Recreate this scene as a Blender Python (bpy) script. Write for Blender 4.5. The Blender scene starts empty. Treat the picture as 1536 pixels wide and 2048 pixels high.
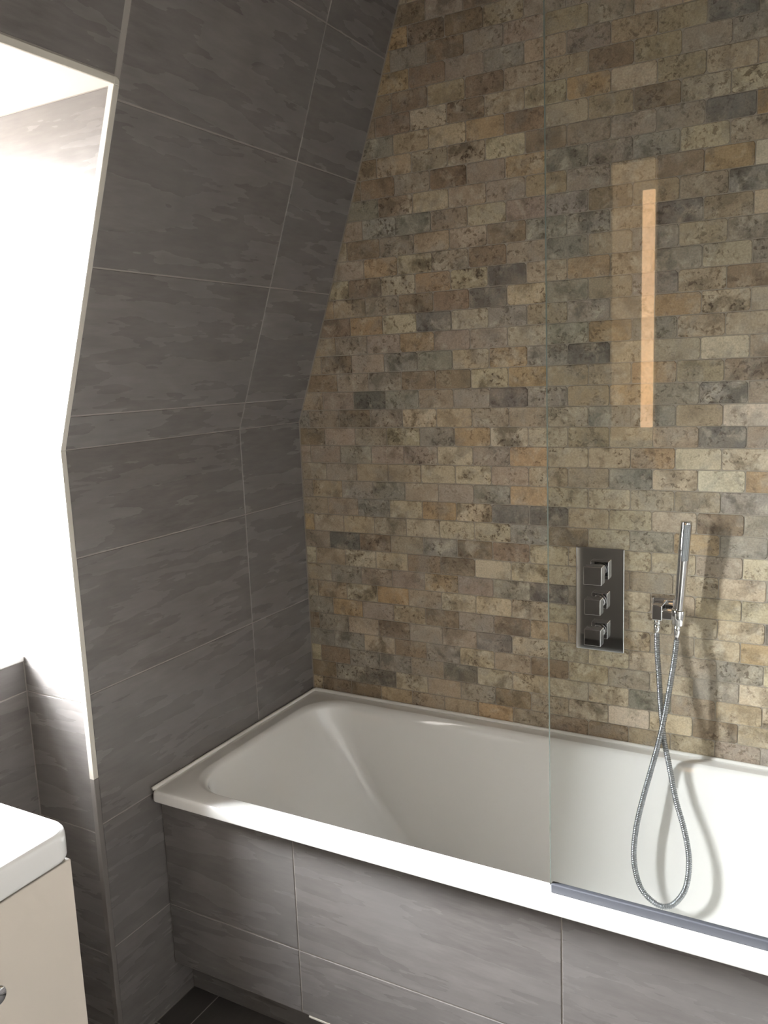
import bpy, bmesh, math, random
import numpy as np
from mathutils import Vector, Matrix

random.seed(7)
scene = bpy.context.scene
COL = scene.collection

# ------------------------------------------------------------------ camera
cam_data = bpy.data.cameras.new('camera')
cam_data.sensor_fit = 'VERTICAL'
cam_data.sensor_height = 36.0
cam_data.lens = 1687.58 / 2048.0 * 36.0
cam_data.clip_start = 0.02
cam = bpy.data.objects.new('camera', cam_data)
cam.location = (1.4122, -2.0295, 1.5231)
cam.rotation_euler = (math.radians(80.687), math.radians(2.231), math.radians(28.986))
COL.objects.link(cam)
scene.camera = cam

# ------------------------------------------------------------------ world: overcast sky over darker ground
SKY_STRENGTH = 300.0
world = bpy.data.worlds.new('overcast_sky')
scene.world = world
world.use_nodes = True
nt = world.node_tree
nt.nodes.clear()
wo = nt.nodes.new('ShaderNodeOutputWorld')
bg = nt.nodes.new('ShaderNodeBackground')
tc = nt.nodes.new('ShaderNodeTexCoord')
sp = nt.nodes.new('ShaderNodeSeparateXYZ')
cr = nt.nodes.new('ShaderNodeValToRGB')
mr = nt.nodes.new('ShaderNodeMapRange')
mr.inputs['From Min'].default_value = -1.0
mr.inputs['From Max'].default_value = 1.0
nt.links.new(tc.outputs['Generated'], sp.inputs[0])
nt.links.new(sp.outputs['Z'], mr.inputs['Value'])
nt.links.new(mr.outputs[0], cr.inputs['Fac'])
cr.color_ramp.elements[0].position = 0.48
cr.color_ramp.elements[0].color = (0.16, 0.15, 0.14, 1)
cr.color_ramp.elements[1].position = 0.52
cr.color_ramp.elements[1].color = (0.97, 0.98, 1.0, 1)
nt.links.new(cr.outputs[0], bg.inputs['Color'])
bg.inputs['Strength'].default_value = SKY_STRENGTH
nt.links.new(bg.outputs[0], wo.inputs['Surface'])

# daylight portal filling the window opening (sampling aid for the sky)
pl = bpy.data.lights.new('window_portal', 'AREA')
pl.shape = 'RECTANGLE'
pl.size = 0.55
pl.size_y = 1.09
pl.cycles.is_portal = True
po = bpy.data.objects.new('window_portal', pl)
po.location = (-0.52, -1.125, 1.49)
po.rotation_euler = (math.radians(90), 0, math.radians(-90))
COL.objects.link(po)

# ------------------------------------------------------------------ exposure
vs = scene.view_settings
vs.view_transform = 'Standard'
vs.look = 'None'
vs.gamma = 1.0
vs.use_curve_mapping = False
vs.exposure = 0.0

# ------------------------------------------------------------------ dimensions of the place (metres)
ZR = 0.580            # bath rim
ZA = 0.5662           # tile course at rim level
ZK = 1.3934           # kink where the left wall starts to lean in
TH = 0.3412           # lean angle
ST, CT = math.sin(TH), math.cos(TH)
Y1 = -0.2728          # vertical tile joint on left wall
YW = -0.8500          # window reveal
YWL = -1.75           # other side of the window alcove
YWE = -1.40           # far jamb of the window itself
XB = -0.19            # wall under the sill
XWIN = -0.45          # window plane
ZS = 0.936            # sill height
DTOP = 0.695          # distance up the slope to the alcove top
XR = 1.72             # right wall
YR = -2.60            # rear wall
ZC = 2.60             # ceiling
YP = -0.663           # bath panel face
PB = 0.109            # bath panel bottom edge
JG = 0.0030           # grey tile joint


# ------------------------------------------------------------------ helpers
def tag(o, label=None, cat=None, group=None, kind=None):
    if label: o['label'] = label
    if cat: o['category'] = cat
    if group: o['group'] = group
    if kind: o['kind'] = kind
    return o


def link(name, me, mat=None, parent=None, loc=None):
    o = bpy.data.objects.new(name, me)
    COL.objects.link(o)
    if mat is not None and me is not None and not me.materials:
        me.materials.append(mat)
    if parent is not None:
        o.parent = parent
    if loc is not None:
        o.location = loc
    return o


def thing(name, label, cat, loc=(0, 0, 0), group=None):
    o = bpy.data.objects.new(name, None)
    o.empty_display_size = 0.05
    COL.objects.link(o)
    o.location = loc
    return tag(o, label, cat, group)


def keep(o, parent):
    """parent while leaving world placement alone (parents are never rotated)"""
    o.parent = parent
    o.location = Vector(o.location) - Vector(parent.location)
    return o


def mesh_from(name, verts, faces, smooth=False):
    me = bpy.data.meshes.new(name)
    me.from_pydata([tuple(v) for v in verts], [], faces)
    me.validate()
    bm = bmesh.new(); bm.from_mesh(me)
    bmesh.ops.recalc_face_normals(bm, faces=bm.faces)
    bm.to_mesh(me); bm.free()
    if smooth:
        for p in me.polygons: p.use_smooth = True
    return me


def box(name, lo, hi, mat, parent=None, bevel=0.0, seg=2, smooth=True):
    bm = bmesh.new()
    bmesh.ops.create_cube(bm, size=1.0)
    c = [(lo[i] + hi[i]) / 2 for i in range(3)]
    s = [hi[i] - lo[i] for i in range(3)]
    for v in bm.verts:
        v.co = Vector((v.co.x * s[0], v.co.y * s[1], v.co.z * s[2]))
    if bevel > 0:
        bmesh.ops.bevel(bm, geom=list(bm.edges), offset=bevel, segments=seg, profile=0.5, affect='EDGES')
    me = bpy.data.meshes.new(name)
    bm.to_mesh(me); bm.free()
    if bevel > 0 and smooth:
        for p in me.polygons: p.use_smooth = True
    o = link(name, me, mat, None, c)
    if bevel > 0 and smooth:
        wn = o.modifiers.new('weighted_normals', 'WEIGHTED_NORMAL')
        wn.keep_sharp = False
    if parent is not None: keep(o, parent)
    return o


def inset2(poly, d):
    """inset a convex CCW 2-D polygon by d"""
    n = len(poly)
    out = []
    for i in range(n):
        p0, p1, p2 = Vector(poly[i - 1]), Vector(poly[i]), Vector(poly[(i + 1) % n])
        e1 = (p1 - p0).normalized(); e2 = (p2 - p1).normalized()
        n1 = Vector((-e1.y, e1.x)); n2 = Vector((-e2.y, e2.x))
        b = n1 + n2
        k = d / max(0.25, (1 + n1.dot(n2)))
        out.append(p1 + b * k)
    return [(v.x, v.y) for v in out]


def clip2(poly, a, b, c):
    """keep the part of polygon where a*u + b*v >= c"""
    out = []
    n = len(poly)
    for i in range(n):
        p, q = poly[i], poly[(i + 1) % n]
        fp = a * p[0] + b * p[1] - c
        fq = a * q[0] + b * q[1] - c
        if fp >= 0: out.append(p)
        if (fp >= 0) != (fq >= 0):
            t = fp / (fp - fq)
            out.append((p[0] + (q[0] - p[0]) * t, p[1] + (q[1] - p[1]) * t))
    cl = []
    for p in out:
        if not cl or (abs(p[0] - cl[-1][0]) + abs(p[1] - cl[-1][1])) > 1e-5: cl.append(p)
    if len(cl) > 2 and (abs(cl[0][0] - cl[-1][0]) + abs(cl[0][1] - cl[-1][1])) < 1e-5: cl.pop()
    return cl


def area2(poly):
    return 0.5 * sum(poly[i][0] * poly[(i + 1) % len(poly)][1] - poly[(i + 1) % len(poly)][0] * poly[i][1] for i in range(len(poly)))


def slab_geo(poly, org, U, V, N, depth, cham, lift=0.0):
    """chamfered slab: poly is CCW in (U,V) seen against N; front face at org plane (+lift)"""
    org, U, V, N = Vector(org), Vector(U), Vector(V), Vector(N)
    P = lambda q, h: org + U * q[0] + V * q[1] + N * h
    inner = inset2(poly, cham)
    n = len(poly)
    vs_ = [P(q, lift) for q in inner] + [P(q, lift - cham * 0.8) for q in poly] + [P(q, -depth) for q in poly]
    fs = [tuple(range(n))]
    for i in range(n):
        j = (i + 1) % n
        fs.append((i, n + i, n + j, j))
        fs.append((n + i, 2 * n + i, 2 * n + j, n + j))
    fs.append(tuple(range(3 * n - 1, 2 * n - 1, -1)))
    return vs_, fs


def tube_geo(path, radius, n=12, closed_ends=True):
    path = [Vector(p) for p in path]
    m = len(path)
    rad = radius if callable(radius) else (lambda i: radius)
    T = []
    for i in range(m):
        a = path[max(0, i - 1)]; b = path[min(m - 1, i + 1)]
        T.append((b - a).normalized())
    ref = Vector((0, 0, 1)) if abs(T[0].z) < 0.9 else Vector((1, 0, 0))
    u = T[0].cross(ref).normalized()
    vs_, fs = [], []
    for i in range(m):
        u = (u - T[i] * u.dot(T[i])).normalized()
        v = T[i].cross(u)
        # mitre
        sc = 1.0
        if 0 < i < m - 1:
            e1 = (path[i] - path[i - 1]).normalized()
            sc = 1.0 / max(0.5, e1.dot(T[i]))
        for k in range(n):
            a = 2 * math.pi * k / n
            vs_.append(path[i] + (u * math.cos(a) + v * math.sin(a)) * rad(i) * (sc if sc < 1.3 else 1.3))
    for i in range(m - 1):
        for k in range(n):
            k2 = (k + 1) % n
            fs.append((i * n + k, i * n + k2, (i + 1) * n + k2, (i + 1) * n + k))
    if closed_ends:
        fs.append(tuple(range(n - 1, -1, -1)))
        fs.append(tuple((m - 1) * n + k for k in range(n)))
    return vs_, fs


def tube(name, path, radius, mat, parent=None, n=12):
    me = mesh_from(name, *tube_geo(path, radius, n), smooth=True)
    o = link(name, me, mat)
    if parent is not None: keep(o, parent)
    return o


def catmull(pts, per):
    pts = [np.array(p, float) for p in pts]
    out = []
    n = len(pts)
    for i in range(n - 1):
        p0 = pts[max(0, i - 1)]; p1 = pts[i]; p2 = pts[i + 1]; p3 = pts[min(n - 1, i + 2)]
        for k in range(per):
            t = k / per
            out.append(0.5 * ((2 * p1) + (-p0 + p2) * t + (2 * p0 - 5 * p1 + 4 * p2 - p3) * t * t + (-p0 + 3 * p1 - 3 * p2 + p3) * t ** 3))
    out.append(pts[-1])
    return out


def resample(pts, step):
    d = [0.0]
    for a, b in zip(pts, pts[1:]): d.append(d[-1] + float(np.linalg.norm(b - a)))
    P = np.array(pts)
    s = np.arange(0, d[-1], step)
    return [np.array([np.interp(x, d, P[:, k]) for k in range(3)]) for x in s]


def rrect(x0, x1, y0, y1, r, nc=10, ns=10):
    """rounded rectangle outline, constant point count, CCW"""
    pts = []
    cs = [(x1 - r, y1 - r, 0), (x0 + r, y1 - r, 90), (x0 + r, y0 + r, 180), (x1 - r, y0 + r, 270)]
    for ci, (cx, cy, a0) in enumerate(cs):
        for k in range(nc + 1):
            a = math.radians(a0 + 90 * k / nc)
            pts.append((cx + r * math.cos(a), cy + r * math.sin(a)))
        nx, ny, na = cs[(ci + 1) % 4]
        p = pts[-1]
        q = (nx + r * math.cos(math.radians(na)), ny + r * math.sin(math.radians(na)))
        for k in range(1, ns):
            t = k / ns
            pts.append((p[0] + (q[0] - p[0]) * t, p[1] + (q[1] - p[1]) * t))
    return pts


def loft(rings, cap_last=True, cap_first=False):
    n = len(rings[0])
    vs_ = [p for r in rings for p in r]
    fs = []
    for i in range(len(rings) - 1):
        for k in range(n):
            k2 = (k + 1) % n
            fs.append((i * n + k, i * n + k2, (i + 1) * n + k2, (i + 1) * n + k))
    if cap_last: fs.append(tuple((len(rings) - 1) * n + k for k in range(n)))
    if cap_first: fs.append(tuple(range(n - 1, -1, -1)))
    return vs_, fs


# ------------------------------------------------------------------ materials
def new_mat(name):
    m = bpy.data.materials.new(name)
    m.use_nodes = True
    t = m.node_tree
    b = t.nodes['Principled BSDF']
    return m, t, b


def N(t, kind, **kw):
    n = t.nodes.new(kind)
    for k, v in kw.items():
        setattr(n, k, v)
    return n


def simple(name, col, rough=0.5, metal=0.0, spec=0.5, coat=0.0):
    m, t, b = new_mat(name)
    b.inputs['Base Color'].default_value = (*col, 1)
    b.inputs['Roughness'].default_value = rough
    b.inputs['Metallic'].default_value = metal
    b.inputs['Specular IOR Level'].default_value = spec
    b.inputs['Coat Weight'].default_value = coat
    b.inputs['Coat Roughness'].default_value = 0.04
    return m


def noise(t, vec, scale, detail=4, rough=0.6, dist=0.0):
    n = N(t, 'ShaderNodeTexNoise')
    n.inputs['Scale'].default_value = scale
    n.inputs['Detail'].default_value = detail
    n.inputs['Roughness'].default_value = rough
    n.inputs['Distortion'].default_value = dist
    t.links.new(vec, n.inputs['Vector'])
    return n.outputs['Fac']


def ramp(t, fac, p0, p1, c0=(0, 0, 0, 1), c1=(1, 1, 1, 1)):
    r = N(t, 'ShaderNodeValToRGB')
    r.color_ramp.elements[0].position = p0; r.color_ramp.elements[0].color = c0
    r.color_ramp.elements[1].position = p1; r.color_ramp.elements[1].color = c1
    t.links.new(fac, r.inputs['Fac'])
    return r.outputs['Color']


def mixc(t, fac, a, b, mode='MIX'):
    n = N(t, 'ShaderNodeMix', data_type='RGBA', blend_type=mode)
    for sock, val in ((n.inputs[0], fac), (n.inputs[6], a), (n.inputs[7], b)):
        if isinstance(val, (int, float)): sock.default_value = val
        elif isinstance(val, tuple): sock.default_value = val
        else: t.links.new(val, sock)
    return n.outputs[2]


def mathn(t, op, a, b):
    n = N(t, 'ShaderNodeMath', operation=op)
    for sock, val in ((n.inputs[0], a), (n.inputs[1], b)):
        if isinstance(val, (int, float)): sock.default_value = val
        else: t.links.new(val, sock)
    return n.outputs[0]


def bump(t, b, h, strength, dist):
    n = N(t, 'ShaderNodeBump')
    n.inputs['Strength'].default_value = strength
    n.inputs['Distance'].default_value = dist
    t.links.new(h, n.inputs['Height'])
    t.links.new(n.outputs[0], b.inputs['Normal'])


def jitter(t, per_object=True):
    """world position shifted by a per-piece amount, so the pattern breaks at every joint"""
    g = N(t, 'ShaderNodeNewGeometry')
    oi = N(t, 'ShaderNodeObjectInfo')
    cb = N(t, 'ShaderNodeCombineXYZ')
    t.links.new(mathn(t, 'MULTIPLY', oi.outputs['Random'], 17.3), cb.inputs[0])
    t.links.new(mathn(t, 'MULTIPLY', oi.outputs['Random'], 31.7), cb.inputs[1])
    t.links.new(mathn(t, 'MULTIPLY', oi.outputs['Random'], 53.1), cb.inputs[2])
    v = N(t, 'ShaderNodeVectorMath', operation='ADD')
    t.links.new(g.outputs['Position'], v.inputs[0])
    t.links.new(cb.outputs[0], v.inputs[1])
    return v.outputs[0], oi


def stone_mat(name, from_attribute=False):
    m, t, b = new_mat(name)
    vec, oi = jitter(t)
    if from_attribute:
        at = N(t, 'ShaderNodeAttribute', attribute_name='stone_colour')
        base, mott = at.outputs['Color'], at.outputs['Alpha']
    else:
        base, mott = oi.outputs['Color'], oi.outputs['Alpha']
    big = ramp(t, noise(t, vec, 21, 6, 0.62, 0.35), 0.49, 0.63)
    warm = ramp(t, noise(t, vec, 15, 5, 0.6, 0.5), 0.44, 0.66)
    lite = ramp(t, noise(t, vec, 24, 5, 0.62, 0.4), 0.52, 0.66)
    gry = ramp(t, noise(t, vec, 19.5, 4, 0.6, 0.3), 0.50, 0.64)
    pits = mathn(t, 'MULTIPLY', ramp(t, noise(t, vec, 90, 4, 0.65, 0.4), 0.53, 0.62), ramp(t, noise(t, vec, 14, 3, 0.6, 0.3), 0.44, 0.56))
    fine = noise(t, vec, 260, 3, 0.7)
    c = mixc(t, mathn(t, 'MULTIPLY', warm, 0.22), base, (0.41, 0.305, 0.195, 1))
    c = mixc(t, mathn(t, 'MULTIPLY', gry, 0.38), c, (0.30, 0.28, 0.245, 1))
    c = mixc(t, mathn(t, 'MULTIPLY', lite, mathn(t, 'MULTIPLY', mott, 0.55)), c, (0.64, 0.57, 0.44, 1))
    dk = mixc(t, 1.0, c, (0.42, 0.40, 0.37, 1), 'MULTIPLY')
    c = mixc(t, mathn(t, 'MULTIPLY', big, mott), c, dk)
    pk = mixc(t, 1.0, c, (0.30, 0.25, 0.20, 1), 'MULTIPLY')
    c = mixc(t, mathn(t, 'MULTIPLY', pits, mathn(t, 'ADD', mathn(t, 'MULTIPLY', mott, 0.7), 0.25)), c, pk)
    fr = ramp(t, fine, 0.30, 0.72, (0.74, 0.74, 0.74, 1), (1.16, 1.16, 1.16, 1))
    c = mixc(t, 1.0, c, fr, 'MULTIPLY')
    t.links.new(c, b.inputs['Base Color'])
    b.inputs['Roughness'].default_value = 0.62
    b.inputs['Specular IOR Level'].default_value = 0.3
    h = mathn(t, 'SUBTRACT', fine, mathn(t, 'MULTIPLY', pits, 1.2))
    bump(t, b, h, 0.35, 0.0012)
    return m


def grey_tile_mat(name, scale, col=(0.160, 0.147, 0.141), rough=0.26, spec=0.45):
    m, t, b = new_mat(name)
    vec, oi = jitter(t)
    mp = N(t, 'ShaderNodeMapping')
    mp.inputs['Scale'].default_value = scale
    t.links.new(vec, mp.inputs['Vector'])
    s1 = noise(t, mp.outputs[0], 1.0, 4, 0.52, 0.0)
    s2 = noise(t, mp.outputs[0], 4.0, 4, 0.6, 0.0)
    s3 = noise(t, vec, 3.2, 2, 0.5)
    f = mathn(t, 'ADD', mathn(t, 'MULTIPLY', s1, 0.5), mathn(t, 'MULTIPLY', s2, 0.5))
    lo = tuple(c * 0.74 for c in col) + (1,)
    hi = tuple(c * 1.27 for c in col) + (1,)
    c = ramp(t, f, 0.26, 0.74, lo, hi)
    c = mixc(t, ramp(t, s3, 0.40, 0.65, (0, 0, 0, 1), (0.45, 0.45, 0.45, 1)), c, (col[0] * 1.02, col[1] * 1.06, col[2] * 1.08, 1))
    t.links.new(c, b.inputs['Base Color'])
    rr = ramp(t, s1, 0.3, 0.7, (rough - 0.06,) * 3 + (1,), (rough + 0.08,) * 3 + (1,))
    t.links.new(rr, b.inputs['Roughness'])
    b.inputs['Specular IOR Level'].default_value = spec
    return m


def thin_glass(name, tint, rough=0.0):
    m = bpy.data.materials.new(name)
    m.use_nodes = True
    t = m.node_tree
    t.nodes.clear()
    o = N(t, 'ShaderNodeOutputMaterial')
    tr = N(t, 'ShaderNodeBsdfTransparent'); tr.inputs[0].default_value = (*tint, 1)
    gl = N(t, 'ShaderNodeBsdfGlossy'); gl.inputs['Roughness'].default_value = rough
    # Schlick reflectance, the same on the way in and out of the sheet
    mx = N(t, 'ShaderNodeMixShader')
    lw = N(t, 'ShaderNodeLayerWeight'); lw.inputs['Blend'].default_value = 0.5
    f = mathn(t, 'ADD', mathn(t, 'MULTIPLY', mathn(t, 'POWER', lw.outputs['Facing'], 5.0), 0.96), 0.04)
    t.links.new(f, mx.inputs[0])
    t.links.new(tr.outputs[0], mx.inputs[1])
    t.links.new(gl.outputs[0], mx.inputs[2])
    t.links.new(mx.outputs[0], o.inputs[0])
    return m


def emit_mat(name, col, strength):
    m = bpy.data.materials.new(name)
    m.use_nodes = True
    t = m.node_tree
    t.nodes.clear()
    o = N(t, 'ShaderNodeOutputMaterial')
    e = N(t, 'ShaderNodeEmission')
    e.inputs[0].default_value = (*col, 1); e.inputs[1].default_value = strength
    t.links.new(e.outputs[0], o.inputs[0])
    return m


M_STONE = stone_mat('tumbled_travertine')
M_STONE_A = stone_mat('tumbled_travertine_rows', True)
M_TILE = grey_tile_mat('grey_wall_tile', (3.6, 3.6, 22.0))
M_FLOOR = grey_tile_mat('grey_floor_tile', (9.0, 1.6, 9.0), (0.060, 0.055, 0.052), 0.45, 0.3)
M_GROUT = simple('grey_grout', (0.30, 0.275, 0.25), 0.8)
M_SGROUT = simple('stone_grout', (0.31, 0.275, 0.225), 0.85)
M_BATH = simple('white_enamel', (0.80, 0.79, 0.765), 0.07, coat=0.6)
M_SEAL = simple('white_sealant', (0.78, 0.76, 0.72), 0.35)
M_CHROME = simple('polished_chrome', (0.78, 0.78, 0.79), 0.045, 1.0)
M_HOSE = simple('steel_hose', (0.33, 0.345, 0.36), 0.30, 1.0)
M_NOZZLE = simple('grey_rubber_nozzles', (0.20, 0.21, 0.22), 0.4)
M_TRIM = simple('pale_tile_trim', (0.56, 0.53, 0.47), 0.35)
M_TRIM_DIM = simple('dimmed_tile_trim', (0.17, 0.155, 0.145), 0.35)  # lower part of the trim, its dim reflection put into the colour
M_PLASTER = simple('pale_plaster', (0.34, 0.32, 0.295), 0.8)
M_CEIL = simple('ceiling_paint', (0.14, 0.13, 0.12), 0.8)
M_REAR = simple('grey_paint', (0.25, 0.23, 0.205), 0.7)
M_UPVC = simple('white_window_plastic', (0.82, 0.82, 0.82), 0.3)
M_VANITY = simple('cream_gloss_lacquer', (0.74, 0.675, 0.595), 0.18, coat=0.3)
M_BASIN = simple('white_ceramic', (0.85, 0.85, 0.84), 0.10, coat=0.5)
M_GLASS = thin_glass('clear_glass', (0.975, 0.985, 0.98))
M_GEDGE = simple('green_glass_edge', (0.19, 0.25, 0.225), 0.3)
M_PANE = thin_glass('window_glass', (0.97, 0.98, 0.98))
M_SEALSTRIP = simple('blue_grey_seal_strip', (0.065, 0.068, 0.082), 0.5)
M_DARK = simple('dark_plinth_board', (0.05, 0.045, 0.042), 0.6)


# ------------------------------------------------------------------ structure
def structure(name, verts, faces, mat):
    me = mesh_from(name, verts, faces)
    o = link(name, me, mat)
    tag(o, kind='structure')
    return o


def wall_point(y, d):
    """point on the left wall: d metres up along its face (kink at ZK)"""
    if d <= ZK: return Vector((0, y, d))
    return Vector(((d - ZK) * ST, y, ZK + (d - ZK) * CT))


BACK = 0.0012   # joints lie this far behind the tile faces
TOPD = ZK + (ZC + 0.05 - ZK) / CT
ztop_alc = ZK + DTOP * CT
xtop_alc = DTOP * ST


def prism_y(name, prof, y0, y1, mat):
    n = len(prof)
    v = [(x, y0, z) for x, z in prof] + [(x, y1, z) for x, z in prof]
    f = [tuple(range(n)), tuple(range(2 * n - 1, n - 1, -1))]
    for i in range(n):
        j = (i + 1) % n
        f.append((i, n + i, n + j, j))
    return v, f


# left wall: block beside the bath, strip above the alcove, piece beyond the alcove
xt = (TOPD - ZK) * ST; zt = ZK + (TOPD - ZK) * CT
ox, oz = -BACK, 0.0
prof_side = [(-BACK, 0), (-BACK, ZK), (xt - BACK, zt), (-0.55, zt), (-0.55, 0)]
v1, f1 = prism_y('a', prof_side, 0.05, YW + BACK, None)
prof_top = [(xtop_alc - BACK, ztop_alc + BACK), (xt - BACK, zt), (-0.55, zt), (-0.55, ztop_alc + BACK)]
v2, f2 = prism_y('b', prof_top, YW + BACK, YWL, None)
v3, f3 = prism_y('c', prof_side, YWL, YR - 0.05, None)
n1, n2 = len(v1), len(v1) + len(v2)
wall_left = structure('wall_left', v1 + v2 + v3, f1 + [tuple(i + n1 for i in f) for f in f2] + [tuple(i + n2 for i in f) for f in f3], M_GROUT)

# wall under the window sill, at the back of the alcove
va, fa = prism_y('d', [(XB - BACK, 0), (XB - BACK, ZS - 0.015), (-0.55, ZS - 0.015), (-0.55, 0)], YW + BACK, YWE, None)
vb, fb = prism_y('e', [(XB - BACK, 0), (XB - BACK, ztop_alc + BACK), (-0.55, ztop_alc + BACK), (-0.55, 0)], YWE, YWL, None)
wall_alcove = structure('wall_alcove', va + vb, fa + [tuple(i + len(va) for i in f) for f in fb], M_GROUT)


def tile_on(parent, poly, org, U, V, Nn, mat, name='tile', depth=0.008):
    if len(poly) < 3 or area2(poly) < 4e-4: return None
    me = mesh_from(name, *slab_geo(poly, org, U, V, Nn, depth, 0.0008))
    o = link(name, me, mat, parent)
    return o


def rect(u0, u1, v0, v1, g=JG / 2):
    return [(u0 + g, v0 + g), (u1 - g, v0 + g), (u1 - g, v1 - g), (u0 + g, v1 - g)]


# rows up the left wall (distance along the face) cut at the kink
rows = [0.0, ZA - 0.3, ZA, ZA + 0.3, ZA + 0.6, ZK, ZA + 0.9, ZA + 1.2, ZA + 1.5, ZA + 1.8, ZA + 2.1, ZA + 2.4]
cols_y = [0.0, Y1, YW, YW - 0.6, YW - 1.2, YW - 1.75]
dt = ZK + DTOP
for r0, r1 in zip(rows, rows[1:]):
    for ya, yb in zip(cols_y, cols_y[1:]):
        segs = [(ya, yb)]
        lo_, hi_ = r0, r1
        pieces = []
        if ya <= YW + 1e-6:                       # over / beyond the alcove
            if r1 <= dt:
                a2, b2 = min(ya, YWL), yb
                if yb < YWL: pieces.append((a2, b2, r0, r1))
            else:
                if r0 < dt < r1:
                    pieces.append((ya, yb, dt + 0.0150, r1))
                else:
                    pieces.append((ya, yb, r0, r1))
        else:
            pieces.append((ya, yb, r0, r1))
        for a2, b2, d0, d1 in pieces:
            if d0 >= ZK - 1e-6:
                org = Vector((0, 0, ZK)); V = Vector((ST, 0, CT)); Nn = Vector((CT, 0, -ST)); v0, v1 = d0 - ZK, d1 - ZK
            else:
                org = Vector((0, 0, 0)); V = Vector((0, 0, 1)); Nn = Vector((1, 0, 0)); v0, v1 = d0, d1
            g = JG / 2
            U = Vector((0, 1, 0))
            p = [(b2 + g, v0 + (g if abs(d0 - ZK) > 1e-6 else 0.0012)), (a2 - g, v0 + (g if abs(d0 - ZK) > 1e-6 else 0.0012)),
                 (a2 - g, v1 - (g if abs(d1 - ZK) > 1e-6 else 0.0012)), (b2 + g, v1 - (g if abs(d1 - ZK) > 1e-6 else 0.0012))]
            if abs(b2 - YW) < 1e-6:               # stop at the edge trim
                p = [(b2 + 0.0130 if q[0] < b2 + 0.01 else q[0], q[1]) for q in p]
            tile_on(wall_left, p, org, U, V, Nn, M_TILE)

# tiles on the alcove reveal (faces -y)
reveal = [(0.0 - 0.004, 0), (0.0 - 0.004, ZK), (xtop_alc - 0.006, ztop_alc), (XWIN, ztop_alc), (XWIN, ZS), (XB, ZS), (XB, 0)]
hz = [0, 0.25, 0.55, 0.85, ZS, 1.15, ZK, 1.45, 1.75, ztop_alc]
for z0, z1 in zip(hz, hz[1:]):
    for xa, xb in (((XWIN, 0.6),) if z0 >= ZS - 1e-6 else ((XB, 0.6),)):
        p = [(xa, z0), (xb, z0), (xb, z1), (xa, z1)]
        p = clip2(p, -1, 0, 0.004) if z1 <= ZK + 1e-6 else clip2(p, -1, ST / CT, ZK * ST / CT + 0.004)
        if len(p) < 3: continue
        p = inset2(p, 0.0012)
        tile_on(wall_alcove, p, (0, YW, 0), (1, 0, 0), (0, 0, 1), (0, -1, 0), M_TILE)
# tiles on the wall under the sill (faces +x)
for z0, z1 in zip([0, 0.25, 0.55, 0.85], [0.25, 0.55, 0.85, ZS - 0.016]):
    for ya, yb in ((YWL, YWE), (YWE, YW)):
        p = [(ya, z0), (yb, z0), (yb, z1), (ya, z1)]
        tile_on(wall_alcove, inset2(p, JG / 2), (XB, 0, 0), (0, 1, 0), (0, 0, 1), (1, 0, 0), M_TILE)

for z0, z1 in zip([ZS - 0.016, 1.15, 1.45, 1.75], [1.15, 1.45, 1.75, ztop_alc]):
    tile_on(wall_alcove, inset2([(YWL, z0), (YWE, z0), (YWE, z1), (YWL, z1)], JG / 2), (XB, 0, 0), (0, 1, 0), (0, 0, 1), (1, 0, 0), M_TILE)

# window set at the back of the alcove
win = structure('window_1', [(XWIN - 0.02, YW, ZS), (XWIN - 0.02, YW, ZS + 0.001), (XWIN - 0.02, YW - 0.001, ZS)], [(0, 1, 2)], M_UPVC)
bpy.data.objects.remove(win)
win = bpy.data.objects.new('window_1', None)
COL.objects.link(win); win.location = (XWIN, (YW + YWE) / 2, ZS)
tag(win, kind='structure')
fw = 0.055
box('window_frame', (XWIN - 0.06, YWE, ZS), (XWIN, YWE + fw, ztop_alc), M_UPVC, win, 0.004)
box('window_frame', (XWIN - 0.06, YW - fw, ZS), (XWIN, YW, ztop_alc), M_UPVC, win, 0.004)
box('window_frame', (XWIN - 0.06, YWE + fw, ZS), (XWIN, YW - fw, ZS + fw), M_UPVC, win, 0.004)
box('window_frame', (XWIN - 0.06, YWE + fw, ztop_alc - fw), (XWIN, YW - fw, ztop_alc), M_UPVC, win, 0.004)
box('glazing_bar', (XWIN - 0.05, YWE + fw, 1.50), (XWIN - 0.005, YW - fw, 1.54), M_UPVC, win, 0.003)
box('pane', (XWIN - 0.034, YWE + fw, ZS + fw), (XWIN - 0.030, YW - fw, 1.50), M_PANE, win)
box('pane', (XWIN - 0.034, YWE + fw, 1.54), (XWIN - 0.030, YW - fw, ztop_alc - fw), M_PANE, win)
box('window_sill', (XWIN, YWE, ZS - 0.015), (XB + 0.004, YW - 0.001, ZS), M_UPVC, win, 0.003)

# flat edge trim round the alcove opening: pale above, dull reflection near the floor painted darker
TW = 0.0130                                  # face width
ZJ = 0.677                                   # where the darker painted part begins
UY = Vector((0, 1, 0)); SL = Vector((ST, 0, CT)); SN = Vector((CT, 0, -ST))


def trim_strip(name, pieces, mat):
    v_, f_ = [], []
    for poly, org, U, V, Nn in pieces:
        a, b = slab_geo(poly, org, U, V, Nn, 0.012, 0.0012, 0.0012)
        f_ += [tuple(i + len(v_) for i in q) for q in b]
        v_ += a
    o = link(name, mesh_from(name, v_, f_), mat)
    return tag(o, kind='structure')


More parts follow.
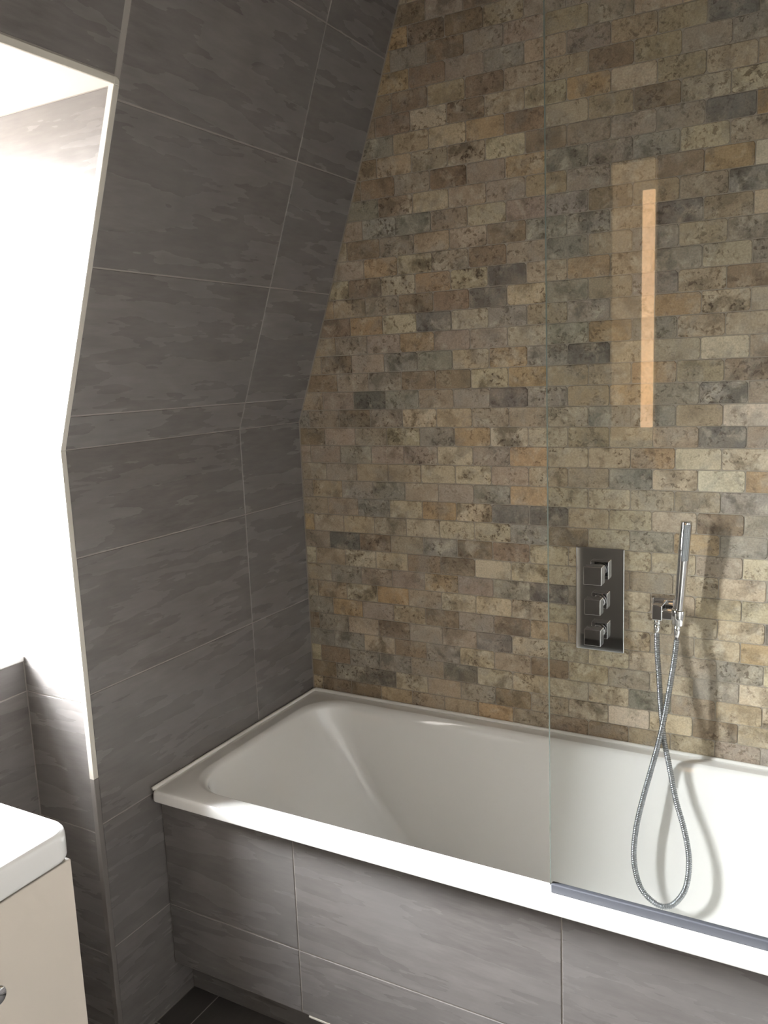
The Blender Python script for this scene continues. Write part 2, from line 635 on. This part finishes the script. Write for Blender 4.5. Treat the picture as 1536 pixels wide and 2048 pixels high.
r_ = 0.010
corner = [(YW - 0.001 + (TW - r_) + r_ * math.cos(math.radians(a)), DTOP + 0.001 + (TW - r_) + r_ * math.sin(math.radians(a))) for a in (0, 22, 45, 68, 90)]
trim_strip('trim_1', [
    ([(YW - 0.001, ZJ), (YW - 0.001 + TW, ZJ), (YW - 0.001 + TW, ZK), (YW - 0.001, ZK)], (0, 0, 0), UY, (0, 0, 1), (1, 0, 0)),
    ([(YW - 0.001, 0.0), (YW - 0.001 + TW, 0.0)] + [(corner[0][0], DTOP + 0.001), (YW - 0.001, DTOP + 0.001)], (0, 0, ZK), UY, SL, SN),
    ([(YW - 0.001, DTOP + 0.001)] + [(YW - 0.001 + TW, DTOP + 0.001)] + corner[1:] + [(YW - 0.0012, DTOP + 0.001 + TW)], (0, 0, ZK), UY, SL, SN),
    ([(YWL, DTOP + 0.001), (YW - 0.001, DTOP + 0.001), (YW - 0.001, DTOP + 0.001 + TW), (YWL, DTOP + 0.001 + TW)], (0, 0, ZK), UY, SL, SN),
], M_TRIM)
trim_strip('trim_2', [([(YW - 0.001, 0.0), (YW - 0.001 + TW, 0.0), (YW - 0.001 + TW, ZJ), (YW - 0.001, ZJ)], (0, 0, 0), UY, (0, 0, 1), (1, 0, 0))], M_TRIM_DIM)

# brick-patterned back wall, right wall, rear wall, ceiling, floor
wall_back = structure('wall_back', [(-0.05, 0.0016, 0), (XR + 0.05, 0.0016, 0), (XR + 0.05, 0.0016, ZC), (-0.05, 0.0016, ZC),
                                    (-0.05, 0.10, 0), (XR + 0.05, 0.10, 0), (XR + 0.05, 0.10, ZC), (-0.05, 0.10, ZC)],
                      [(0, 1, 2, 3), (4, 5, 6, 7), (0, 1, 5, 4), (1, 2, 6, 5), (2, 3, 7, 6), (3, 0, 4, 7)], M_SGROUT)


def box_struct(name, lo, hi, mat):
    o = box(name, lo, hi, mat)
    tag(o, kind='structure')
    return o


XR_C = (XR + 0.05, (YR - 0.1) / 2)
wall_right = box_struct('wall_right', (XR, YR - 0.1, 0), (XR + 0.1, 0.0, ZC), M_PLASTER)
for z0 in [0.3 * i for i in range(9)]:
    z1 = min(z0 + 0.3, ZC)
    for ya, yb in ((-0.70, -0.60), (-0.60, 0.0)):
        tile_on(wall_right, [(q[0], q[1] - ZC / 2) for q in inset2([(-yb, z0), (-ya, z0), (-ya, z1), (-yb, z1)], JG / 2)], (-XR_C[0] + XR - 0.0012, -XR_C[1], 0), (0, -1, 0), (0, 0, 1), (-1, 0, 0), M_TILE, depth=0.0005)
wall_rear = box_struct('wall_rear', (-0.55, YR - 0.1, 0), (XR, YR, ZC), M_REAR)
ceiling = box_struct('ceiling', (-0.6, YR - 0.1, ZC), (XR + 0.1, 0.1, ZC + 0.1), M_CEIL)
floor = box_struct('floor', (-0.55, YR - 0.1, -0.1), (XR + 0.1, 0.1, -BACK), M_GROUT)
fx = [-0.19, 0.08, 0.68, 1.28, XR]
fy = [YR, -1.95, -1.35, -0.74, -0.60]
for xa, xb in zip(fx, fx[1:]):
    for ya, yb in zip(fy, fy[1:]):
        if xa < 0:
            if ya < YWL or yb > YW:
                p = [(0, ya), (xb, ya), (xb, yb), (0, yb)]
            else:
                p = [(xa, ya), (xb, ya), (xb, yb), (xa, yb)]
        else:
            p = [(xa, ya), (xb, ya), (xb, yb), (xa, yb)]
        keep(tile_on(None, inset2(p, JG / 2), (0, 0, 0), (1, 0, 0), (0, 1, 0), (0, 0, 1), M_FLOOR), floor)

# ------------------------------------------------------------------ stone bricks of the back wall
PAL = {                                   # linear albedo + amount of dark mottling
    'C': ((0.430, 0.358, 0.250), 0.50),   # cream
    'K': ((0.500, 0.435, 0.320), 0.25),   # pale clean cream
    'T': ((0.350, 0.278, 0.185), 0.50),   # tan
    'O': ((0.370, 0.262, 0.148), 0.50),   # ochre
    'P': ((0.315, 0.255, 0.192), 0.45),   # pinkish taupe
    'B': ((0.225, 0.165, 0.108), 0.40),   # brown
    'G': ((0.265, 0.238, 0.192), 0.60),   # grey
    'D': ((0.160, 0.143, 0.120), 0.50),   # dark grey
    'M': ((0.410, 0.340, 0.235), 1.00),   # cream, heavily spotted
}
BX0, BPX, BZ0, BPZ = 0.289, 0.1015, 0.577, 0.05
BRICK_ROWS = {      # colour of each brick by course: first column, codes
    36: (0, 'BPB'),
    35: (0, 'OBBTP'),
    34: (-1, 'OGBPPTPT'),
    33: (0, 'OBPGTPTTD'),
    32: (-1, 'BBTBPTBTPG'),
    31: (-1, 'BBMBTCOCTC'),
    30: (-1, 'GTCOBCTBCC'),
    29: (-1, 'BTPMCBPPPD'),
    28: (-2, 'BBPBPOGGGCP'),
    27: (-1, 'GTCTPTPTBO'),
    26: (-2, 'PGGPCPGBTPG'),
    25: (-2, 'TBPTCBGGTDT'),
    24: (-2, 'POMPBPGTGTG'),
    23: (-2, 'CBMOMDCOTGMG'),
    22: (-3, 'OTPBBDMGTGTB'),
    21: (-2, 'BOCDCGTGTOMC'),
    20: (-3, 'TPPOPPCGOGTC'),
    19: (-3, 'TBPGGCOGDCCKT'),
    18: (-3, 'BPGBBMOTTOTB'),
    17: (-3, 'TPDGPPDGTOGGP'),
    16: (-3, 'PBPMTPTMGGTK'),
    15: (-3, 'BPPMGOMCTCTDP'),
    14: (-3, 'PGPPCPOMMOKM'),
    13: (-3, 'PPTTCMPMTGCKO'),
    12: (-3, 'TGGPPGOCKCTG'),
    11: (-3, 'PPGCOMDDCCCBG'),
    10: (-3, 'PTPCCMGBCGOG'),
    9: (-3, 'PDBPGBBMCCCPC'),
    8: (-3, 'TMCBBKMCPPTC'),
    7: (-3, 'TGPPOPGDGCMTC'),
    6: (-3, 'TMOPCCMMPMCC'),
    5: (-3, 'GOPTBPBTTTPCO'),
    4: (-3, 'GCBPPDMCCCPG'),
    3: (-3, 'GGMBGCPBMPCGC'),
    2: (-3, 'BGGPDCTCCGPT'),
    1: (-3, 'BGDCPGBTMKCBT'),
    0: (-3, 'BBTTTOPBBTTP'),
}
weights = [('C', 16), ('K', 7), ('T', 18), ('O', 6), ('P', 17), ('B', 11), ('G', 15), ('D', 4), ('M', 8)]
cam_m = Matrix.LocRotScale(cam.location, cam.rotation_euler, None).inverted()


def to_px(p):
    v = cam_m @ Vector(p)
    return 768 + 1687.58 * v.x / -v.z, 1024 - 1687.58 * v.y / -v.z


variants = []
for i in range(8):
    w, h = BPX / 2 - 0.0010, BPZ / 2 - 0.0010
    rr = random.Random(100 + i)
    cc = lambda: rr.uniform(0.0015, 0.006)
    c = [cc() for _ in range(8)]
    poly = [(-w + c[0], -h), (w - c[1], -h), (w, -h + c[2]), (w, h - c[3]), (w - c[4], h), (-w + c[5], h), (-w, h - c[6]), (-w, -h + c[7])]
    v, f = slab_geo(poly, (0, 0, 0), (1, 0, 0), (0, 0, 1), (0, -1, 0), 0.006, 0.0009)
    me = mesh_from('brick', v, f)
    me.materials.append(M_STONE)
    variants.append(me)

bricks = []
nrows = int((ZC - BZ0) / BPZ) + 1
tanth = ST / CT
for n in range(-1, nrows):
    z0, z1 = BZ0 + n * BPZ, BZ0 + (n + 1) * BPZ
    off = BX0 if n % 2 else BX0 + BPX / 2
    for k in range(-4, 15):
        x0 = off + k * BPX; x1 = x0 + BPX
        g = 0.0012
        poly = [(x0 + g, z0 + g), (x1 - g, z0 + g), (x1 - g, z1 - g), (x0 + g, z1 - g)]
        full = area2(poly)
        poly = clip2(poly, 1, 0, 0.003)
        if len(poly) > 2: poly = clip2(poly, 1, -tanth, 0.003 - ZK * tanth)
        if len(poly) > 2: poly = clip2(poly, -1, 0, -(XR - 0.002))
        if len(poly) > 2: poly = clip2(poly, 0, -1, -(ZC - 0.002))
        if len(poly) < 3 or area2(poly) < 4e-5: continue
        cutp = area2(poly) < full - 1e-6
        px = [to_px((q[0], 0, q[1])) for q in poly]
        pc = [(p[0], p[1]) for p in px][::-1]
        for a_, b_, c_ in ((1, 0, 0), (-1, 0, -1536), (0, 1, 0), (0, -1, -2048)):
            if len(pc) > 2: pc = clip2(pc, a_, b_, c_)
        ar = abs(area2(pc)) if len(pc) > 2 else 0
        if z0 < ZR - 0.02: ar = 0
        bricks.append(dict(n=n, k=k, x=(x0 + x1) / 2, z=(z0 + z1) / 2, poly=poly, cut=cutp, area=ar))
for b in bricks:
    code = None
    row = BRICK_ROWS.get(b['n'])
    rr = random.Random(b['n'] * 131 + b['k'] * 7 + 5)
    if row is not None:
        i = b['k'] - row[0]
        if 0 <= i < len(row[1]): code = row[1][i]
    if code is None or code == '.':
        code = rr.choices([w[0] for w in weights], [w[1] for w in weights])[0]
    base, mott = PAL[code]
    v = rr.uniform(0.88, 1.12)
    lum = 0.3 * base[0] + 0.55 * base[1] + 0.15 * base[2]
    base = tuple((c * 0.96 + lum * 0.04) * 1.15 for c in base)
    b['col'] = (base[0] * v * rr.uniform(0.96, 1.04), base[1] * v, base[2] * v * rr.uniform(0.94, 1.06), min(1.0, max(0.05, mott + rr.uniform(-0.1, 0.3))))
order = sorted(bricks, key=lambda b: -b['area'])
print('bricks in view', sum(1 for b in bricks if b['area'] > 0), 'total', len(bricks))
for i, b in enumerate(order):
    b['single'] = i < 300 and b['area'] > 0
rv, rf, rc = [], [], []
for b in bricks:
    rr = random.Random(b['n'] * 977 + b['k'] * 13)
    lift = -rr.uniform(0.0, 0.0009)
    if b['single']:
        if not b['cut']:
            o = bpy.data.objects.new('brick', rr.choice(variants))
            o.location = (b['x'], -lift - 0.0005, b['z'])
        else:
            poly = [(q[0] - b['x'], q[1] - b['z']) for q in b['poly']]
            me = mesh_from('brick', *slab_geo(poly, (0, 0, 0), (1, 0, 0), (0, 0, 1), (0, -1, 0), 0.006, 0.0008))
            me.materials.append(M_STONE)
            o = bpy.data.objects.new('brick', me)
            o.location = (b['x'], -lift - 0.0005, b['z'])
        COL.objects.link(o)
        o.parent = wall_back
        o.color = b['col']
    else:
        v, f = slab_geo(b['poly'], (0, -lift - 0.0005, 0), (1, 0, 0), (0, 0, 1), (0, -1, 0), 0.006, 0.0009)
        base_i = len(rv)
        rv += v; rf += [tuple(i + base_i for i in q) for q in f]; rc += [b['col']] * len(v)
me = bpy.data.meshes.new('outer_bricks')
me.from_pydata([tuple(v) for v in rv], [], rf)
at = me.color_attributes.new('stone_colour', 'FLOAT_COLOR', 'POINT')
for i, c in enumerate(rc): at.data[i].color = c
me.update()
o = link('outer_bricks', me, M_STONE_A, wall_back)
tag(o, kind='stuff')

# ------------------------------------------------------------------ bathtub
bath = thing('bathtub', 'white built-in bathtub with sloping end, standing along the stone brick wall', 'bathtub', (0.85, -0.35, 0.0))
keys = [  # z, x0, x1, y0, y1, r
    (0.553, 0.010, 1.709, -0.6880, -0.008, 0.014),
    (0.552, 0.004, 1.715, -0.6940, -0.003, 0.015),
    (0.556, 0.002, 1.717, -0.6960, -0.002, 0.016),
    (0.570, 0.002, 1.717, -0.6960, -0.002, 0.018),
    (0.5765, 0.005, 1.714, -0.6935, -0.003, 0.020),
    (0.5800, 0.012, 1.708, -0.6860, -0.006, 0.024),
    (0.5800, 0.040, 1.660, -0.6520, -0.034, 0.100),
    (0.5785, 0.050, 1.650, -0.6430, -0.042, 0.112),
    (0.5700, 0.060, 1.641, -0.6350, -0.050, 0.116),
    (0.5500, 0.070, 1.634, -0.6290, -0.057, 0.104),
    (0.5000, 0.100, 1.624, -0.6220, -0.063, 0.078),
    (0.4000, 0.172, 1.610, -0.6120, -0.072, 0.052),
    (0.3000, 0.250, 1.594, -0.6000, -0.084, 0.046),
    (0.2300, 0.315, 1.574, -0.5840, -0.100, 0.055),
    (0.1900, 0.372, 1.545, -0.5600, -0.126, 0.075),
    (0.1700, 0.430, 1.505, -0.5250, -0.160, 0.110),
    (0.1620, 0.520, 1.430, -0.4600, -0.220, 0.110),
]
ks = catmull(keys, 5)
rings = []
for q in ks:
    z, x0, x1, y0, y1, r = [float(a) for a in q]
    rings.append([(x, y, z) for x, y in rrect(x0, x1, y0, y1, max(0.008, r), 12, 8)])
me = mesh_from('tub_shell', *loft(rings), smooth=True)
o = link('tub_shell', me, M_BATH); keep(o, bath)
bead = [(0.006, -0.690, ZR + 0.001), (0.005, -0.35, ZR + 0.002), (0.006, -0.010, ZR + 0.002), (0.012, -0.004, ZR + 0.002), (0.6, -0.0035, ZR + 0.002), (1.2, -0.004, ZR + 0.002), (1.705, -0.004, ZR + 0.002)]
tube('sealant_bead', bead, 0.0052, M_SEAL, bath, 8)

# ------------------------------------------------------------------ tiled bath panel
panel = thing('bath_panel', 'grey tiled front panel of the bathtub with pale grout lines', 'bath panel', (0.85, YP, 0.0))
bk = box('grout_backing', (0.0015, YP + BACK, PB), (XR - 0.002, YP + 0.022, 0.566), M_GROUT, panel)
px_ = [0.0015, 0.3825, 0.9825, 1.5825, XR - 0.002]
for xa, xb in zip(px_, px_[1:]):
    for z0, z1 in ((PB, ZA - 0.3), (ZA - 0.3, ZA)):
        p = [(xa, z0), (xb, z0), (xb, z1), (xa, z1)]
        tl = tile_on(None, inset2(p, JG / 2), (0, YP, 0), (1, 0, 0), (0, 0, 1), (0, -1, 0), M_TILE)
        keep(tl, panel)
box('recessed_plinth', (0.0015, -0.605, 0.0005), (XR - 0.002, -0.585, PB - 0.0005), M_TILE, panel)
box('lower_edge_strip', (0.40, YP - 0.001, PB - 0.004), (XR - 0.002, YP + 0.02, PB - 0.0004), M_TRIM, panel)

# ------------------------------------------------------------------ glass shower screen
GX0, GX1, GZ0, GZ1, GY = 0.9640, 1.700, 0.594, 2.13, -0.668
scr = thing('shower_screen', 'frameless clear glass shower screen standing on the bath rim', 'shower screen', (GX0, GY, ZR))
gl = box('glass_sheet', (GX0, GY - 0.003, GZ0), (GX1, GY + 0.003, GZ1), M_GLASS, scr)
gl.data.materials.append(M_GEDGE)
for p in gl.data.polygons:
    if abs(p.normal.y) < 0.5: p.material_index = 1
box('seal_strip', (GX0 + 0.002, GY - 0.006, ZR + 0.0005), (GX1, GY + 0.006, GZ0 + 0.004), M_SEALSTRIP, scr, 0.002)
box('wall_channel', (GX1 - 0.012, GY - 0.011, ZR + 0.001), (XR - 0.0005, GY + 0.011, GZ1), M_CHROME, scr, 0.002)

# ------------------------------------------------------------------ shower valve
valve = thing('shower_valve', 'chrome shower valve plate with three square knobs set in stone bricks', 'shower valve', (0.878, 0, 0.95))
box('plate', (0.818, -0.0095, 0.818), (0.9385, 0.000, 1.0815), M_CHROME, valve, 0.003, 3)
for zc, s in ((1.021, 0.0225), (0.943, 0.0195), (0.866, 0.0205)):
    kn = box('knob', (0.873 - s, -0.058, zc - s), (0.873 + s, -0.026, zc + s), M_CHROME, valve, 0.0015, 2)
    cv, cf = tube_geo([(0.873, -0.009, zc), (0.873, -0.027, zc)], 0.016, 20)
    c = link('collar', mesh_from('collar', cv, cf, True), M_CHROME)
    c.parent = kn
    c.location = -(Vector(kn.location) + Vector(valve.location))

# ------------------------------------------------------------------ hand shower, holder, hose
hold = thing('shower_holder', 'square chrome wall outlet and holder carrying the hand shower', 'shower holder', (1.04, 0, 0.94))
box('wall_plate', (1.004, -0.010, 0.917), (1.056, 0.0, 0.969), M_CHROME, hold, 0.004, 3)
box('outlet_block', (1.012, -0.050, 0.924), (1.036, -0.009, 0.962), M_CHROME, hold, 0.003, 3)
box('holder_arm', (1.034, -0.050, 0.928), (1.066, -0.030, 0.950), M_CHROME, hold, 0.003, 3)
cv, cf = tube_geo([(1.0705, -0.046, 0.918), (1.0708, -0.046, 0.920), (1.0725, -0.046, 0.954), (1.0727, -0.046, 0.956)], lambda i: (0.0135, 0.0150, 0.0165, 0.0155)[i], 24)
keep(link('holder_cup', mesh_from('holder_cup', cv, cf, True), M_CHROME), hold)
cv, cf = tube_geo([(1.024, -0.040, 0.926), (1.024, -0.041, 0.912)], 0.0085, 20)
keep(link('hose_outlet', mesh_from('hose_outlet', cv, cf, True), M_CHROME), hold)

HB = Vector((1.0715, -0.046, 0.938)); HT = Vector((1.0865, -0.052, 1.166))
hand = thing('hand_shower', 'slim chrome stick hand shower standing upright in the wall holder', 'hand shower', tuple(HB))
ax = (HT - HB)
pts, rads = [], []
for s, r in ((0.0, 0.0098), (0.02, 0.0102), (0.08, 0.0112), (0.5, 0.0122), (0.62, 0.0128), (0.99, 0.0128), (1.0, 0.0115)):
    pts.append(HB + ax * s); rads.append(r)
cv, cf = tube_geo(pts, lambda i: rads[i], 24)
o = link('handle', mesh_from('handle', cv, cf, True), M_CHROME); keep(o, hand)
fd = Vector((0.45, -0.89, 0)).normalized(); sd = Vector((fd.y, -fd.x, 0))
a0 = HB + ax * 0.60 + fd * 0.0098; a1 = HB + ax * 0.97 + fd * 0.0098
sf = link('spray_face', mesh_from('spray_face', [a0 - sd * 0.008, a0 + sd * 0.008, a1 + sd * 0.008, a1 - sd * 0.008] + [q + fd * 0.004 for q in (a0 - sd * 0.006, a0 + sd * 0.006, a1 + sd * 0.006, a1 - sd * 0.006)],
          [(0, 1, 2, 3), (4, 5, 6, 7), (0, 1, 5, 4), (1, 2, 6, 5), (2, 3, 7, 6), (3, 0, 4, 7)]), M_HOSE); keep(sf, hand)
nv, nf = [], []
for i in range(26):
    for j in (-1, 0, 1):
        c = a0 + (a1 - a0) * ((i + 0.5) / 26) + sd * 0.0038 * j + fd * 0.004
        b0 = len(nv)
        up = ax.normalized()
        for q in ((-1, -1), (1, -1), (1, 1), (-1, 1)):
            nv.append(c + sd * 0.0009 * q[0] + up * 0.0009 * q[1])
        nv.append(c + fd * 0.0012)
        nf += [(b0, b0 + 1, b0 + 4), (b0 + 1, b0 + 2, b0 + 4), (b0 + 2, b0 + 3, b0 + 4), (b0 + 3, b0, b0 + 4)]
nz = link('spray_nozzles', mesh_from('spray_nozzles', nv, nf), M_NOZZLE); keep(nz, hand); tag(nz, kind='stuff')

HOSE = [(1.0235, -0.041, 0.908), (1.0235, -0.044, 0.885), (1.026, -0.048, 0.84), (1.031, -0.053, 0.793), (1.039, -0.063, 0.71), (1.049, -0.073, 0.64), (1.063, -0.082, 0.584), (1.082, -0.095, 0.506), (1.104, -0.107, 0.441), (1.118, -0.119, 0.375), (1.114, -0.131, 0.311), (1.092, -0.138, 0.269), (1.067, -0.14, 0.253), (1.04, -0.138, 0.258), (1.01, -0.133, 0.285), (0.993, -0.125, 0.345), (0.995, -0.116, 0.419), (1.008, -0.107, 0.495), (1.027, -0.094, 0.582), (1.04, -0.085, 0.644), (1.052, -0.075, 0.717), (1.064, -0.064, 0.813), (1.068, -0.053, 0.859), (1.0695, -0.047, 0.890), (1.0702, -0.046, 0.912)]
hose = thing('shower_hose', 'ribbed steel shower hose hanging in a long loop into the bathtub', 'shower hose', HOSE[0])
hp = resample(catmull(HOSE, 24), 0.0011)
cv, cf = tube_geo(hp, lambda i: 0.0062 + 0.0010 * math.sin(2 * math.pi * i / 4.0), 12)
o = link('ribbed_tube', mesh_from('ribbed_tube', cv, cf, True), M_HOSE); keep(o, hose)
for e0, e1 in ((Vector(HOSE[0]) + Vector((0, 0, 0.006)), Vector(hp[14])), (Vector(HOSE[-1]) + Vector((0, 0, 0.008)), Vector(hp[-26]))):
    cv, cf = tube_geo([e0, e0.lerp(e1, 0.3), e1], lambda i: (0.0082, 0.0086, 0.0074)[i], 16)
    keep(link('end_nut', mesh_from('end_nut', cv, cf, True), M_CHROME), hose)

# ------------------------------------------------------------------ vanity and basin
VX, VY, VT = 0.325, -1.178, 0.820
van = thing('vanity_unit', 'cream gloss vanity cabinet under the window with a chrome knob', 'vanity', (0.07, VY - 0.27, 0.0))
for ya in (VY - 0.540, VY - 0.022):
    box('side_panel', (XB + 0.003, ya, 0.08), (VX - 0.020, ya + 0.018, 0.766), M_VANITY, van, 0.001)
box('bottom_panel', (XB + 0.003, VY - 0.5215, 0.0815), (VX - 0.020, VY - 0.0225, 0.098), M_VANITY, van)
box('back_rail', (XB + 0.003, VY - 0.5215, 0.10), (XB + 0.012, VY - 0.0225, 0.60), M_VANITY, van)
box('plinth', (XB + 0.003, VY - 0.530, 0.0005), (VX - 0.060, VY - 0.014, 0.081), M_DARK, van)
d1 = box('door', (VX - 0.0195, VY - 0.271, 0.085), (VX - 0.001, VY - 0.004, 0.762), M_VANITY, van, 0.0025, 3)
d2 = box('door', (VX - 0.0195, VY - 0.540, 0.085), (VX - 0.001, VY - 0.274, 0.762), M_VANITY, van, 0.0025, 3)
for d, ky in ((d1, -1.354), (d2, -1.560)):
    cv, cf = tube_geo([(VX - 0.002, ky, 0.645), (VX + 0.012, ky, 0.645), (VX + 0.013, ky, 0.645), (VX + 0.026, ky, 0.645), (VX + 0.029, ky, 0.645)], lambda i: (0.007, 0.007, 0.014, 0.0155, 0.0125)[i], 24)
    kb = link('knob', mesh_from('knob', cv, cf, True), M_CHROME)
    kb.parent = d
    kb.location = -(Vector(d.location) + Vector(van.location))
basin = thing('washbasin', 'white ceramic washbasin with rounded corners resting on the vanity cabinet', 'washbasin', (0.07, VY - 0.27, 0.767))
bx0, bx1, by0, by1 = XB + 0.003, VX + 0.006, VY - 0.548, VY + 0.003
keys = [(0.7675, 0.004, 0.030), (0.772, 0.001, 0.034), (0.780, 0.0, 0.036), (0.808, 0.0, 0.036), (0.8175, 0.003, 0.036), (VT, 0.010, 0.036),
        (VT, 0.045, 0.060), (0.816, 0.055, 0.075), (0.795, 0.066, 0.085), (0.76, 0.085, 0.09), (0.735, 0.115, 0.09), (0.728, 0.16, 0.07)]
rings = []
for z, ins, r in [tuple(float(a) for a in q) for q in catmull(keys, 4)]:
    rings.append([(x, y, z) for x, y in rrect(bx0 + ins, bx1 - ins, by0 + ins, by1 - ins, r, 8, 6)])
o = link('basin_shell', mesh_from('basin_shell', *loft(rings, True, False), smooth=True), M_BASIN); keep(o, basin)

# ------------------------------------------------------------------ added glowing panel standing in for unseen warm light, mirrored in the glass screen
glow = thing('stand_in_glow', 'added glowing panel with a brighter warm strip, standing in for unseen light, mirrored in the glass screen', 'wall lamp', (0.67, YR, 1.74))
M_GLOWP = emit_mat('dim_panel_glow', (1.0, 0.66, 0.36), 1.3)  # weak emission added so a warm band mirrors beside the strip
box('back_panel', (0.590, YR, 1.235), (0.750, YR + 0.018, 2.245), M_GLOWP, glow, 0.002)
M_GLOW = emit_mat('warm_strip_glow', (1.0, 0.60, 0.31), 8.5)
box('glow_strip', (0.702, YR + 0.0182, 1.285), (0.746, YR + 0.032, 2.140), M_GLOW, glow, 0.003)
